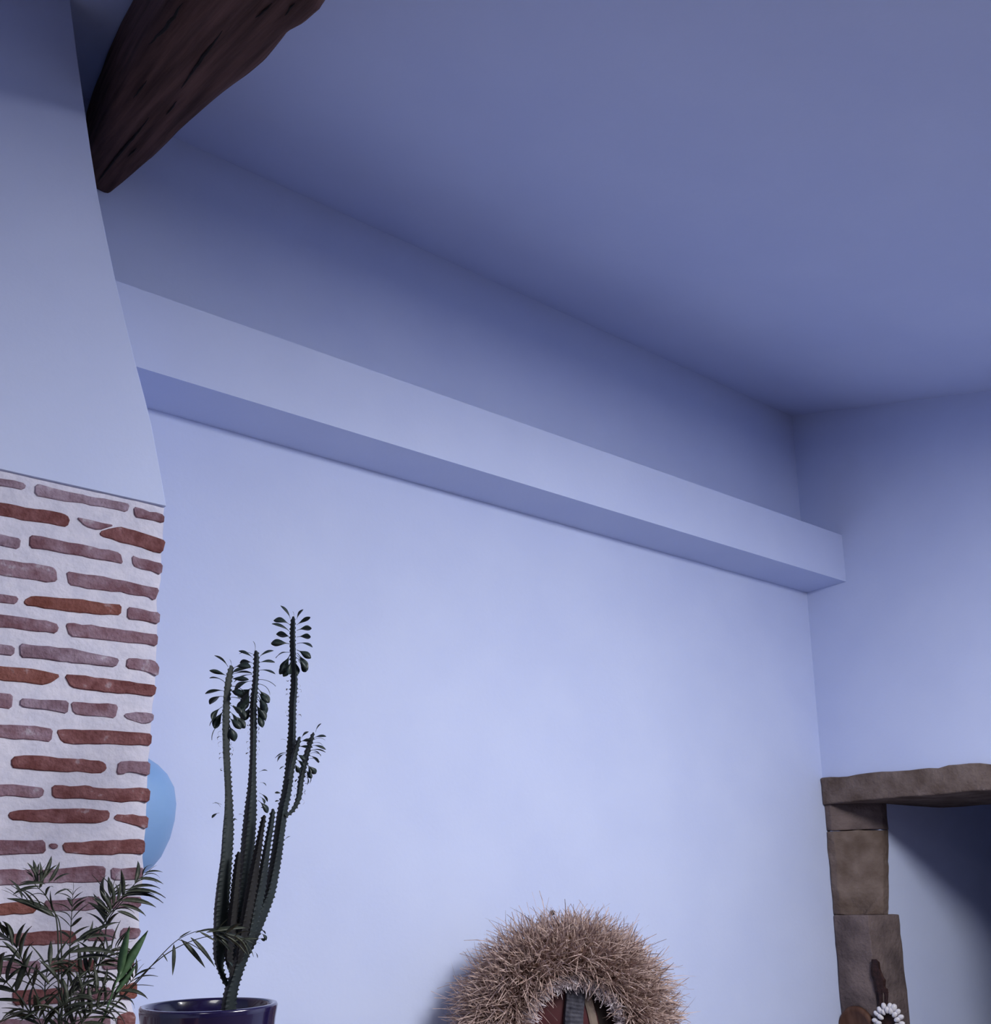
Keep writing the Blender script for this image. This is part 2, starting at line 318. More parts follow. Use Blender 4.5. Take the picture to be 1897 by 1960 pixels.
rows = [
 (A, 'p', [(-60, 215), (195, 255), (180, 310), (-60, 258)]), (A, 'p', [(262, 262), (320, 265), (640, 345), (980, 410), (950, 470), (700, 425), (260, 345)]), (A, 'd', [(1000, 430), (1240, 488), (1228, 555), (1130, 530), (1010, 505)]),
 (A, 'r', [(-40, 402), (480, 482), (525, 515), (508, 585), (-40, 505)]), (A, 'd', [(570, 510), (650, 522), (862, 568), (740, 608), (640, 580)]), (A, 'r', [(745, 620), (800, 602), (890, 575), (1242, 682), (1222, 775), (1130, 765), (980, 715), (760, 655)]),
 (A, 'p', [(-60, 615), (160, 665), (150, 750), (-60, 712)]), (A, 'd', [(225, 640), (600, 712), (905, 775), (925, 860), (220, 735)]), (A, 'd', [(985, 795), (1225, 858), (1213, 940), (1050, 895), (990, 870)]),
 (A, 'd', [(-60, 830), (400, 880), (425, 905), (435, 995), (200, 975), (-60, 930)]), (A, 'd', [(498, 910), (930, 985), (1200, 1042), (1162, 1140), (1100, 1105), (510, 1020)]),
 (A, 'd', [(-60, 1070), (145, 1105), (130, 1165), (-60, 1150)]), (A, 'o', [(172, 1135), (250, 1095), (600, 1125), (915, 1168), (908, 1250), (620, 1228), (540, 1222), (180, 1172)]), (A, 'd', [(953, 1182), (1206, 1226), (1196, 1310), (953, 1272)]),
 (A, 'd', [(-60, 1238), (370, 1285), (445, 1320), (430, 1385), (-60, 1340)]), (A, 'd', [(488, 1310), (540, 1300), (1190, 1390), (1180, 1475), (880, 1440), (520, 1402)]),
 (A, 'p', [(-60, 1430), (112, 1475), (106, 1550), (-60, 1540)]), (A, 'p', [(150, 1455), (520, 1492), (905, 1570), (868, 1637), (520, 1598), (150, 1560)]), (A, 'd', [(950, 1562), (1150, 1580), (1197, 1620), (1187, 1705), (1060, 1660), (945, 1645)]),
 (A, 'o', [(-60, 1618), (330, 1660), (462, 1698), (400, 1745), (340, 1770), (-60, 1730)]), (A, 'r', [(480, 1690), (560, 1690), (1175, 1770), (1165, 1855), (800, 1822), (530, 1790)]),
 (B, 'd', [(-60, 105), (100, 112), (90, 222), (-60, 212)]), (B, 'p', [(150, 142), (515, 158), (508, 262), (320, 225), (150, 208)]), (B, 'd', [(528, 165), (887, 190), (866, 296), (550, 262)]), (B, 'p', [(928, 262), (1040, 240), (1165, 258), (1145, 322), (1080, 340), (935, 290)]),
 (B, 'd', [(-60, 345), (240, 350), (395, 368), (386, 470), (200, 450), (-60, 435)]), (B, 'r', [(422, 385), (470, 372), (820, 385), (1142, 408), (1135, 495), (640, 488), (460, 478)]),
 (B, 'd', [(-60, 545), (40, 550), (28, 657), (-60, 660)]), (B, 'r', [(88, 580), (160, 567), (600, 598), (760, 612), (806, 655), (775, 705), (300, 685), (80, 662)]), (B, 'd', [(890, 612), (1127, 620), (1122, 728), (960, 690), (915, 718), (870, 712)]),
 (B, 'd', [(-60, 790), (260, 800), (338, 815), (322, 892), (140, 880), (-60, 900)]), (B, 'r', [(390, 795), (660, 795), (720, 815), (1130, 822), (1122, 930), (700, 905), (390, 890)]),
 (B, 'd', [(-60, 995), (22, 992), (20, 1050), (-60, 1055)]), (B, 'r', [(62, 1000), (120, 985), (540, 965), (830, 985), (825, 1055), (740, 1082), (380, 1078), (75, 1060)]), (B, 'r', [(865, 1010), (1117, 1028), (1106, 1132), (980, 1090), (858, 1055)]),
 (B, 'd', [(-60, 1212), (345, 1207), (346, 1305), (-60, 1340)]), (B, 'd', [(368, 1232), (442, 1235), (436, 1277), (372, 1272)]), (B, 'r', [(468, 1230), (700, 1210), (1060, 1200), (1088, 1215), (1086, 1310), (700, 1318), (480, 1302)]),
 (B, 'd', [(-60, 1440), (400, 1422), (600, 1410), (795, 1405), (787, 1520), (480, 1530), (-60, 1562)]), (B, 'd', [(833, 1412), (1090, 1412), (1062, 1500), (838, 1512)]),
 (C3, 'o', [(-60, 515), (200, 480), (275, 490), (262, 560), (-60, 592)]), (C3, 'd', [(320, 470), (735, 442), (715, 530), (330, 555)]), (C3, 'd', [(790, 445), (1030, 440), (1020, 520), (800, 530)]),
 (C3, 'r', [(80, 715), (300, 690), (545, 690), (560, 778), (300, 795), (90, 795)]), (C3, 'd', [(620, 690), (840, 672), (840, 755), (630, 765)]), (C3, 'd', [(880, 668), (1030, 668), (1015, 740), (870, 752)]),
 (C3, 'd', [(-60, 900), (300, 905), (290, 990), (-60, 1000)]), (C3, 'r', [(360, 905), (690, 895), (690, 985), (360, 990)]), (C3, 'd', [(740, 898), (980, 876), (975, 960), (745, 972)]),
 (C3, 'd', [(-60, 1150), (45, 1150), (40, 1180), (-60, 1185)]), (C3, 'r', [(85, 1120), (480, 1105), (480, 1215), (100, 1232)]), (C3, 'd', [(530, 1105), (810, 1095), (815, 1190), (540, 1200)]), (C3, 'o', [(868, 1095), (1000, 1058), (995, 1180), (880, 1185)]),
 (C3, 'd', [(-60, 1330), (330, 1325), (330, 1410), (-60, 1420)]), (C3, 'd', [(380, 1320), (800, 1300), (800, 1395), (390, 1405)]), (C3, 'r', [(850, 1300), (960, 1272), (988, 1300), (980, 1392), (845, 1400)]),
]
BM = {'r': 'brick_red', 'o': 'brick_orange', 'd': 'brick_dusk', 'p': 'brick_pale'}
bs = 0; leftend = {}; zlow = 9; courses = []
for (s, oy), kind, P in rows:
    q = [onY(x/s, oy+y/s, DC) for x, y in P]
    q = [(p.x, p.z) for p in q]
    if P[0][0] < 0:                              # cut by the picture's edge: let it run on to the left
        q = [((x-.10) if x < min(t[0] for t in q)+.03 else x, z) for x, z in q]
        courses.append((min(t[0] for t in q), sum(t[1] for t in q)/len(q)))
    zlow = min(zlow, min(t[1] for t in q))
    bs += 1; brick(q, M[BM[kind]], bs*3.1)
for xa, z in courses:                            # the same courses continued outside the photograph
    x = xa-.012
    while x > CHX0+.06:
        L = random.choice((.10, .225, .235)); x2 = max(CHX0+.005, x-L)
        h = .020; bs += 1
        brick([(x2, z-h), (x, z-h), (x, z+h), (x2, z+h)], M[random.choice(('brick_red', 'brick_dusk', 'brick_pale'))], bs*3.1)
        x = x2-.013
z = zlow-.045; k = 0
while z > .06:
    x = .835; L = .11 if k % 2 else .22
    while x > CHX0+.06:
        x2 = max(CHX0+.005, x-L); h = .021; bs += 1
        brick([(x2, z-h), (x, z-h), (x, z+h), (x2, z+h)], M[random.choice(('brick_red', 'brick_dusk', 'brick_dusk'))], bs*3.1)
        x = x2-.014; L = .22+random.uniform(-.015, .015)
    z -= .068; k += 1

# ------------------------------------------------------------------ rough oak beam under the ceiling
beam = thing('wooden_beam', (.72, 2.4, zc(2.4)-.15), 'dark rough-hewn oak beam running under the sloping ceiling', 'beam')
BR = sorted([(-2.0, .86), (1.40, .83), (1.588, .823), (1.66, .850), (1.733, .846), (1.79, .832), (1.95, .842), (2.05, .840), (2.476, .810), (2.70, .806), (2.9, .792), (3.03, .782)])
BL = sorted([(-2.0, .57), (1.9, .585), (2.376, .612), (2.653, .634), (3.011, .676)])
BH = [(-2.0, .31), (1.6, .30), (2.4, .295), (2.75, .305), (2.92, .315), (3.0, .318)]
ys = [FRONT+.02+i*.12 for i in range(27)]; ys = [y for y in ys if y < 1.3] + [1.3+i*.02 for i in range(85)] + [D-.001]
SEG = 36; bv, bf = [], []
for y in ys:
    xl, xr, h = interp(BL, y), interp(BR, y), interp(BH, y)
    cx, hw, hh = (xl+xr)/2, (xr-xl)/2, h/2
    for k in range(SEG):
        a = 2*math.pi*(k+.5)/SEG; c, s = math.cos(a), math.sin(a)
        e = .42                                      # squared-off log
        px = math.copysign(abs(c)**e, c); pz = math.copysign(abs(s)**e, s)
        n1 = .006*noise.noise(Vector((px*2.2, y*2.5, pz*2.2)))+.0035*noise.noise(Vector((px*7, y*3, pz*7)))
        bv.append((cx+px*(hw+n1), y, zc(y)-hh+pz*(hh+n1)+(.012 if pz > .5 else 0)))
for i in range(len(ys)-1):
    for k in range(SEG): bf.append((i*SEG+k, i*SEG+(k+1) % SEG, (i+1)*SEG+(k+1) % SEG, (i+1)*SEG+k))
bf.append(tuple(range(SEG))); bf.append(tuple(range((len(ys)-1)*SEG, len(ys)*SEG)))
lg_ = mk('log', bv, bf, M['wood'], beam, True)
rx_ = Matrix.Rotation(math.atan(SL), 4, 'X'); lg_.data.transform(rx_.inverted()); lg_.rotation_euler = (math.atan(SL), 0, 0)
def face_pt(px, py):
    """Point of the log's underside or left side met by a line of sight from the photograph."""
    d = ray(px, py); best = None
    for i in range(400):
        t = 1.2+i*.006; P = EYE+d*t
        if P.z > zc(P.y)-interp(BH, P.y)+.004 and interp(BL, P.y)+.004 < P.x < interp(BR, P.y)-.004: return P
    return None
for pts in (((425, 55), (400, 90), (378, 120), (345, 168)), ((350, 2), (320, 45), (285, 82)), ((285, 222), (262, 252), (240, 275), (205, 322), (188, 345)),
            ((338, 190), (318, 215)), ((240, 120), (222, 140)), ((280, 150), (255, 185)), ((262, 280), (245, 296)), ((520, 2), (490, 30)), ((565, 0), (545, 24))):
    P = [face_pt(*p) for p in pts]; P = [p for p in P if p]
    if len(P) < 2: continue
    Q = spline(P, 14) if len(P) > 2 else [P[0].lerp(P[1], i/8) for i in range(9)]
    Q = [q+Vector((0, 0, -.006))+Vector((.003*noise.noise(q*30), 0, .004*noise.noise(q*40+Vector((5, 0, 0))))) for q in Q]
    nq = len(Q); v, f = tube(Q, [.0006+(.0034 if len(P) > 2 else .0018)*math.sin(math.pi*i/(nq-1)) for i in range(nq)], 6)
    mk('crack', v, f, M['crack'], beam)

# ------------------------------------------------------------------ blue wall shade on the side of the chimney
lamp = thing('wall_lamp', (.845, 2.76, 1.70), 'pale blue rounded shade peeking out behind the brick chimney edge', 'lamp')
PR = [(1.556, .085), (1.575, .108), (1.60, .127), (1.65, .148), (1.70, .158), (1.745, .160), (1.79, .152), (1.825, .132), (1.85, .106), (1.868, .078), (1.872, .05)]
lv, lf = [], []; NA = 24
for z_, o_ in PR:
    for k in range(NA+1):
        a = math.pi*k/NA-math.pi/2
        lv.append((.842+o_*math.cos(a), 2.76+o_*.80*math.sin(a), z_))
for i in range(len(PR)-1):
    for k in range(NA): lf.append((i*(NA+1)+k, i*(NA+1)+k+1, (i+1)*(NA+1)+k+1, (i+1)*(NA+1)+k))
lf.append(tuple(range(NA+1))); lf.append(tuple(range((len(PR)-1)*(NA+1), len(PR)*(NA+1))))
mk('shade', lv, lf, M['shade'], lamp, True)
v, f = box(.838, .850, 2.70, 2.82, 1.62, 1.82); mk('wall_plate', v, f, M['metal'], lamp)

# ------------------------------------------------------------------ cabinet under the plants
ZT = 1.0
cab = thing('cabinet', (.60, 1.95, 0), 'plain oak cabinet carrying the blue pot and the palm', 'cabinet')
v, f = box(.02, 1.14, 1.42, 2.40, .06, ZT-.03); mk('body', v, f, M['cab'], cab)
v, f = box(0, 1.16, 1.40, 2.42, ZT-.03, ZT); mk('cabinet_top', v, f, M['cab'], cab)
v, f = box(.06, 1.10, 1.46, 2.36, 0, .06); mk('plinth', v, f, M['cab'], cab)
for a in (.03, .585):
    v, f = box(a, a+.545, 1.402, 1.42, .08, ZT-.04); d_ = mk('door', v, f, M['cab'], cab)
    hx = .545 if a < .3 else .61
    v, f = tube([(hx, 1.402, .5), (hx, 1.38, .5), (hx, 1.38, .62), (hx, 1.402, .62)], .005); mk('handle', v, f, M['metal'], d_)

# ------------------------------------------------------------------ euphorbia in the navy pot
PY = 2.05
pc = onY(401, 1922, PY); ZR = pc.z
PXM = dep(pc)/F                                    # metres per pixel at the plant
eu = thing('potted_euphorbia', (pc.x, PY, ZT), 'tall dark green spiny euphorbia with leafy tips in a glossy navy pot', 'potted plant')
ro = 128*PXM
prof = [(ro*.70, ZT), (ro*.74, ZT+.01), (ro*.86, ZT+.10), (ro*.955, ZR-.075), (ro*.975, ZR-.03), (ro*.995, ZR-.012), (ro, ZR-.004), (ro*.985, ZR), (ro*.93, ZR), (ro*.905, ZR-.005), (ro*.89, ZR-.03), (ro*.84, ZR-.12)]
v, f = lathe((pc.x, PY), prof, 64); mk('pot', v, f, M['pot'], eu, True)
v, f = lathe((pc.x, PY), [(ro*.875, ZR-.06), (ro*.87, ZR-.048), (ro*.5, ZR-.045), (ro*.1, ZR-.042)], 40); mk('soil', v, f, M['soil'], eu, True)
def ep(x, y, dy=0): return onY(x, y, PY+dy)
def stem(name, P, m, tw=0, ribs=3, seed=0, ph=0.5):
    """P: (px, py, dy, width px). Ribbed stem with a row of teeth on every rib."""
    K = [ep(a, b, c) for a, b, c, _ in P]
    Lp = sum(math.dist(P[i][:2], P[i+1][:2]) for i in range(len(P)-1))
    n = int(Lp/2.4); C = spline(K, n); Wd = spline([Vector((q[3], 0, 0)) for q in P], n)
    V, Fc = [], []; seg = ribs*4; acc = 0
    for i, c in enumerate(C):
        t = (C[min(i+1, n)]-C[max(i-1, 0)]).normalized()
        e1 = (RT-t*RT.dot(t)).normalized(); e2 = t.cross(e1)
        w_ = Wd[i].x*PXM/2
        if i: acc += (C[i]-C[i-1]).length/PXM
        end = min(1, (n-i)/5)**.5
        for k in range(seg):
            a = 2*math.pi*k/seg+ph+tw*i/n; kk = k % 4
            rib = k//4
            if kk == 0:
                tt = ((acc+rib*3.3+seed)/9.5) % 1
                tooth = max(0, 1-abs(tt-.5)/.28)
                r = w_*.98+(4.6*PXM)*tooth*(.75+.35*noise.noise(Vector((acc*.1, rib, seed))))
            else: r = w_*(.62 if kk == 2 else .70)
            r *= .35+.65*end
            V.append(c+(e1*math.cos(a)+e2*math.sin(a))*r)
    for i in range(n):
        for k in range(seg): Fc.append((i*seg+k, i*seg+(k+1) % seg, (i+1)*seg+(k+1) % seg, (i+1)*seg+k))
    Fc.append(tuple(range(seg))[::-1]); Fc.append(tuple(range(n*seg, (n+1)*seg)))
    mk(name, V, Fc, m, eu)
    return C
SB = [(447, 1876, 0, 27), (462, 1829, 0, 30), (481, 1790, 0, 31), (500, 1746, 0, 29), (514, 1711, 0, 27), (523, 1670, 0, 26), (530, 1630, 0, 25), (535, 1594, 0, 24), (542, 1547, 0, 23), (548, 1520, 0, 22), (554, 1481, 0, 21), (558, 1437, 0, 21), (560, 1393, 0, 17), (561, 1349, 0, 17), (564, 1305, 0, 16), (562, 1262, 0, 14), (561, 1218, 0, 13), (562, 1180, 0, 11)]
stem('stem', [(434, 1945, 0, 34), (439, 1905, 0, 31)]+SB, M['stem'], .5, 3, 0, .52)
stem('stem', [(446, 1900, .0, 8), (431, 1880, .01, 11), (421, 1855, .01, 14), (418, 1830, .01, 26), (419, 1795, .01, 31), (421, 1740, .01, 33), (426, 1688, .01, 31), (431, 1641, .01, 27), (434, 1594, .01, 26), (436, 1547, .01, 20), (435, 1503, .01, 16), (432, 1448, .01, 16), (431, 1393, .01, 17), (432, 1349, .01, 16), (436, 1305, .01, 15), (443, 1274, .01, 11)], M['stem'], -.5, 3, 4, .6)
stem('stem', [(443, 1845, .03, 20), (451, 1800, .03, 30), (460, 1745, .03, 34), (466, 1688, .03, 34), (471, 1641, .03, 32), (475, 1594, .03, 31), (479, 1547, .03, 27), (482, 1503, .03, 19), (484, 1448, .03, 14), (485, 1393, .03, 15), (485, 1349, .03, 15), (489, 1305, .03, 13), (491, 1262, .03, 12), (490, 1245, .03, 9)], M['stem'], .4, 3, 2, .45)
stem('stem', [(546, 1562, -.01, 7), (560, 1550, -.01, 9), (571, 1527, -.01, 12), (576, 1492, -.01, 13), (583, 1459, -.01, 13), (590, 1432, -.01, 12), (600, 1402, -.01, 9)], M['stem'], .2, 3, 3, .5)
stem('stem', [(553, 1492, -.02, 10), (560, 1459, -.02, 13), (567, 1432, -.02, 11), (574, 1410, -.02, 8)], M['stem'], .2, 3, 5, .5)
stem('stem', [(462, 1845, .0, 14), (478, 1795, -.015, 18), (490, 1735, -.02, 24), (500, 1688, -.02, 22), (511, 1620, -.02, 15), (518, 1582, -.02, 13), (523, 1548, -.02, 9)], M['stem'], .2, 3, 6, .5)
stem('stem', [(455, 1860, .0, 12), (462, 1800, -.02, 20), (474, 1735, -.03, 24), (484, 1680, -.03, 22), (494, 1625, -.03, 16), (500, 1590, -.03, 12), (506, 1560, -.03, 9)], M['stemold'], .3, 3, 1, .5)
stem('stem', [(450, 1880, .0, 10), (437, 1835, -.015, 17), (442, 1780, -.02, 22), (448, 1720, -.02, 18), (453, 1665, -.02, 14), (457, 1630, -.02, 9)], M['stemold'], .3, 3, 8, .5)
# leaf meshes, unit length along +X, spoon-shaped, arching towards -Z
def leafmesh(name, m, bend, width, petiole=.3, thick=.03):
    V, Fc = [], []; n = 10; x = z = 0; a = bend[0]
    for i in range(n+1):
        t = i/n
        u_ = max(0, (t-petiole)/(1-petiole)); wv = width*(.09+.91*math.sin(math.pi*min(.985, u_**1.45))**.8)/2
        V += [(x, -wv, z+.12*wv), (x, 0, z+thick/2), (x, wv, z+.12*wv), (x, 0, z-thick/2)]
        a = bend[0]+(bend[1]-bend[0])*t; x += math.cos(a)/n; z += math.sin(a)/n
    for i in range(n):
        for k in range(4): Fc.append((i*4+k, i*4+(k+1) % 4, i*4+4+(k+1) % 4, i*4+4+k))
    Fc.append((0, 1, 2, 3)); Fc.append((n*4+3, n*4+2, n*4+1, n*4))
    return mesh(name, V, Fc, m)
R_ = math.radians
LE = [leafmesh('leaf', M['eleaf'], (R_(30), R_(-35)), .40, .24), leafmesh('leaf', M['eleaf'], (R_(15), R_(-70)), .42, .24), leafmesh('leaf', M['eleaf'], (R_(22), R_(-28)), .26, .12)]
LD = [leafmesh('dry_leaf', M['dry'], (R_(40), R_(-140)), .20, .2), leafmesh('dry_leaf', M['dry'], (R_(-10), R_(-160)), .16, .2)]
def frame(p, d, up, roll, s):
    x = d.normalized(); z = (up-x*up.dot(x)).normalized(); y = z.cross(x)
    Rm = Matrix((x, y, z)).transposed().to_4x4()
    return Matrix.Translation(p) @ Rm @ Matrix.Rotation(roll, 4, 'X') @ Matrix.Diagonal((s, s, s, 1))
def eleaf(px, py, ang, size, dy=0, kind=0, roll=0, back=0.0, dry=False):
    """ang: image-plane direction in degrees (0 = right, 90 = up)."""
    a = R_(ang); d = RT*math.cos(a)+UP*math.sin(a)+FW*back
    me = (LD if dry else LE)[kind]
    up = UP if abs(math.cos(a)) > .25 else RT*(-math.copysign(1, math.cos(a)))+UP*.3
    inst('dry_leaf' if dry else 'leaf', me, frame(ep(px, py, dy), d, up, R_(roll), size*PXM), eu)
rnd = random.Random(3)
def leaves(axis, y0, y1, step, hw, size, dy, sides=(-1, 1), a0=45, a1=-60):
    """Pairs of leaves down one stem tip: raised at the top, hanging lower down."""
    y = y0; i = 0
    while y < y1:
        t = (y-y0)/max(1, (y1-y0)); x = interp(axis, y)
        for s in sides:
            an = a0+(a1-a0)*t**.8+rnd.uniform(-9, 9)
            eleaf(x+s*hw, y+rnd.uniform(-3, 3), an if s > 0 else 180-an, size*rnd.uniform(.95, 1.25), dy, 2 if t < .4 and rnd.random() < .75 else rnd.choice((0, 0, 1)), rnd.uniform(-75, 75), rnd.uniform(-.6, .6))
        y += step; i += 1
AX_A = [(1274, 443), (1305, 436), (1349, 432), (1393, 431), (1500, 435)]
AX_B = [(1245, 490), (1305, 489), (1349, 485), (1448, 484), (1500, 482)]
AX_C = [(1180, 562), (1262, 562), (1305, 564), (1349, 561), (1440, 558), (1520, 548)]
AX_D = [(1402, 600), (1459, 583), (1527, 571)]
leaves(AX_A, 1276, 1392, 15, 6, 36, .01, (-1,), 50, -75)
leaves(AX_A, 1278, 1392, 12, 6, 36, .01, (1,), 20, -60)
leaves(AX_B, 1256, 1372, 14, 6, 35, .03, (1,), 20, -68)
leaves(AX_B, 1256, 1360, 12, 6, 36, .03, (-1,), 20, -65)
leaves(AX_C, 1184, 1262, 13, 6, 38, 0, (-1,), 48, -25)
leaves(AX_C, 1184, 1262, 12, 6, 33, 0, (1,), 45, -45)
for px, py, an, s, k, ro_ in ((556, 1252, 245, 46, 0, 80), (553, 1262, 235, 42, 0, 75), (556, 1270, 238, 36, 0, 70), (569, 1250, -62, 44, 0, -80), (571, 1264, -55, 34, 1, -75), (566, 1258, -50, 40, 0, 60), (560, 1262, 250, 40, 1, 80), (562, 1258, -80, 42, 0, 80),
                              (430, 1358, 245, 46, 0, 80), (488, 1346, -60, 44, 0, -80), (493, 1330, -62, 42, 1, -80), (494, 1318, -55, 40, 0, -75), (478, 1318, 240, 44, 0, 80), (474, 1330, 235, 42, 0, 80), (444, 1366, -50, 42, 0, -80), (446, 1350, -48, 40, 0, -80),
                              (488, 1246, 97, 22, 2, 0), (484, 1252, 178, 30, 2, 0), (442, 1276, 95, 16, 2, 0), (562, 1182, 95, 14, 2, 0)):
    eleaf(px, py, an, s, -.01 if px > 540 else .01, k, ro_, rnd.uniform(-.3, .3))
leaves(AX_D, 1404, 1490, 10, 5, 26, -.01, (1,), 50, -72)
leaves(AX_D, 1412, 1480, 12, 4, 26, -.02, (1,), 0, -75)
leaves([(1410, 574), (1460, 560)], 1412, 1470, 10, 3, 24, -.02, (1,), 40, -70)
for px, py, an, s, k in ((550, 1418, 165, 14, 2), (550, 1440, 205, 30, 2), (548, 1442, 222, 30, 0), (546, 1466, 210, 14, 2), (540, 1520, 170, 16, 0), (538, 1534, 185, 14, 0), (496, 1478, 8, 18, 0), (498, 1498, -10, 16, 1), (496, 1518, -50, 26, 0), (494, 1532, -55, 34, 0), (497, 1525, -30, 20, 1),
                         (422, 1545, 140, 16, 0), (420, 1556, 215, 20, 0), (424, 1540, 170, 18, 2), (545, 1608, 35, 14, 2), (497, 1780, -20, 16, 1), (499, 1786, -30, 20, 1), (496, 1796, -10, 14, 1), (488, 1822, -70, 14, 2), (431, 1850, -30, 16, 1), (433, 1838, -45, 18, 0), (512, 1552, 150, 16, 0), (455, 1570, 160, 10, 2), (452, 1690, 170, 10, 2), (466, 1560, 170, 10, 2)):
    eleaf(px, py, an, s, -.02, k, rnd.uniform(-60, 60), rnd.uniform(-.4, .4))
for ax, a_, b_, hw, dy in ((AX_A, 1400, 1475, 7, .01), (AX_B, 1380, 1450, 7, .03), (AX_C, 1300, 1375, 8, 0), (AX_D, 1490, 1540, 6, -.01)):
    y = a_
    while y < b_:
        for s in (-1, 1):
            if rnd.random() < .7: eleaf(interp(ax, y)+s*hw, y, rnd.uniform(-60, 40) if s > 0 else 180-rnd.uniform(-60, 40), rnd.uniform(9, 17), dy, rnd.choice((0, 1)), rnd.uniform(-90, 90), rnd.uniform(-.4, .4), True)
        y += 10

# ------------------------------------------------------------------ parlour palm in front of the bricks
QY = 1.72
qc = onY(110, 1990, QY)
pal = thing('potted_palm', (qc.x, QY, ZT), 'slender dark green parlour palm with feathery fronds before the brickwork', 'potted plant')
QM = dep(qc)/F
v, f = lathe((qc.x, QY), [(.075, ZT), (.08, ZT+.01), (.098, ZT+.135), (.106, ZT+.137), (.106, ZT+.155), (.096, ZT+.155), (.092, ZT+.12)], 40); mk('pot', v, f, M['terracotta'], pal, True)
v, f = lathe((qc.x, QY), [(.094, ZT+.125), (.09, ZT+.135), (.02, ZT+.138)], 30); mk('soil', v, f, M['soil'], pal, True)
def lancet(name, m, bend, width):
    V, Fc = [], []; n = 7; x = z = 0
    for i in range(n+1):
        t = i/n; wv = width/2*max(.02, math.sin(math.pi*min(1, t**.75))**.8) if 0 < t < 1 else width*.03
        V += [(x, -wv, z+.25*wv), (x, 0, z), (x, wv, z+.25*wv), (x, 0, z-.012)]
        a = bend[0]+(bend[1]-bend[0])*t; x += math.cos(a)/n; z += math.sin(a)/n
    for i in range(n):
        for k in range(4): Fc.append((i*4+k, i*4+(k+1) % 4, i*4+4+(k+1) % 4, i*4+4+k))
    Fc.append((0, 1, 2, 3)); Fc.append((n*4+3, n*4+2, n*4+1, n*4))
    return mesh(name, V, Fc, m)
LP = [lancet('leaflet', M['palm'], (R_(14), R_(-40)), .155), lancet('leaflet', M['palm'], (R_(5), R_(-15)), .13), lancet('leaflet', M['palm'], (R_(20), R_(-75)), .15)]
LG = [lancet('leaflet', M['palmlight'], (R_(4), R_(-10)), .17)]
rp = random.Random(11)
def qp(x, y, dy): return onY(x, y, QY+dy)
FR = []
def frond(P, n, L, dy, sides=(1, 1), start=.3, spread=55, kinds=(0, 0, 1, 2), r=1.8, tipl=True):
    """P: rachis control pixels from the foot to the tip; n leaflet pairs of L px."""
    C = spline([qp(x, y, d) for x, y, d in [(a, b, dy if len(t) == 0 else t[0]) for a, b, *t in P]], 40)
    v, f = tube(C, [(r*(1-.75*i/40))*QM for i in range(41)], 6)
    fr = mk('frond', v, f, M['palmstem'] if r > 2 else M['palm'], pal, True)
    for i in range(n):
        t = start+(1-start)*(i+.5)/n; k = min(39, int(t*40)); p = C[k]; tg = (C[k+1]-C[k]).normalized()
        sd = tg.cross(FW).normalized()
        for s, use in ((1, sides[0]), (-1, sides[1])):
            if not use: continue
            a = R_(spread*(1.15-.55*t)+rp.uniform(-8, 8)); d = tg*math.cos(a)+sd*s*math.sin(a)+FW*rp.uniform(-.45, .45)
            l = 1.35*L*QM*(.62+.55*math.sin(math.pi*min(1, (t-start)/(1-start)*.9+.12)))*rp.uniform(.85, 1.1)
            up = Vector((0, 0, 1)) if abs(d.z) < .9 else -FW
            inst('leaflet', rp.choice([LP[q] for q in kinds]), frame(p, d, up, R_(rp.uniform(-50, 50)), l), fr)
    FR.append(fr)
    if tipl: inst('leaflet', LP[1], frame(C[-1], C[-1]-C[-2], Vector((0, 0, 1)), 0, L*QM*.6), fr)
    return fr
# foot of every frond leaves the crown of stems in the pot
frond([(112, 2020), (112, 1860), (108, 1760), (88, 1715), (66, 1690), (78, 1668)], 4, 30, 0, (1, 1), .55, 62)
frond([(118, 2020), (118, 1880), (112, 1760), (70, 1735), (24, 1712)], 7, 38, -.02, (0, 1), .55, 40, (0, 1))
frond([(120, 2020), (130, 1880), (136, 1770), (140, 1705)], 8, 30, .02, (1, 1), .5, 65)
frond([(130, 2020), (160, 1880), (195, 1775), (222, 1735), (258, 1692), (282, 1670)], 4, 40, 0, (1, 1), .48, 50, (0, 0, 2))
frond([(135, 2020), (175, 1900), (200, 1800), (205, 1740), (216, 1700)], 8, 46, .03, (1, 1), .55, 52)
frond([(140, 2030), (185, 1960), (232, 1912), (266, 1876, -.02), (310, 1827, -.06), (345, 1796, -.10), (390, 1780, -.13), (440, 1786, -.16)], 2, 36, 0, (0, 1), .62, 74, (1, 1), 1.6)
frond([(145, 2030), (215, 1930), (300, 1840, -.06), (370, 1800, -.10), (430, 1790, -.15), (478, 1800, -.17)], 4, 36, -.02, (1, 1), .70, 55, (0, 1), 1.5)
frond([(110, 2030), (130, 1950), (165, 1880), (205, 1825), (228, 1812)], 9, 46, -.02, (1, 1), .4, 60)
frond([(105, 2030), (112, 1960), (130, 1900), (180, 1850), (225, 1830)], 9, 42, .02, (1, 1), .4, 62)
frond([(100, 2030), (98, 1960), (86, 1900), (95, 1850), (130, 1835)], 9, 42, -.04, (1, 1), .4, 64)
frond([(105, 2030), (80, 1930), (55, 1870), (30, 1810), (2, 1785)], 8, 46, .02, (1, 1), .4, 52)
frond([(100, 2030), (70, 1960), (30, 1900), (-10, 1860), (-40, 1850)], 8, 50, -.02, (1, 1), .3, 55)
frond([(112, 2030), (150, 1960), (200, 1920), (245, 1885), (262, 1862)], 8, 36, -.05, (1, 1), .4, 50)
frond([(118, 2035), (140, 1980), (180, 1935), (222, 1915)], 9, 44, -.06, (1, 1), .3, 62)
frond([(100, 2035), (85, 1985), (70, 1945), (40, 1930)], 8, 44, -.05, (1, 1), .3, 62)
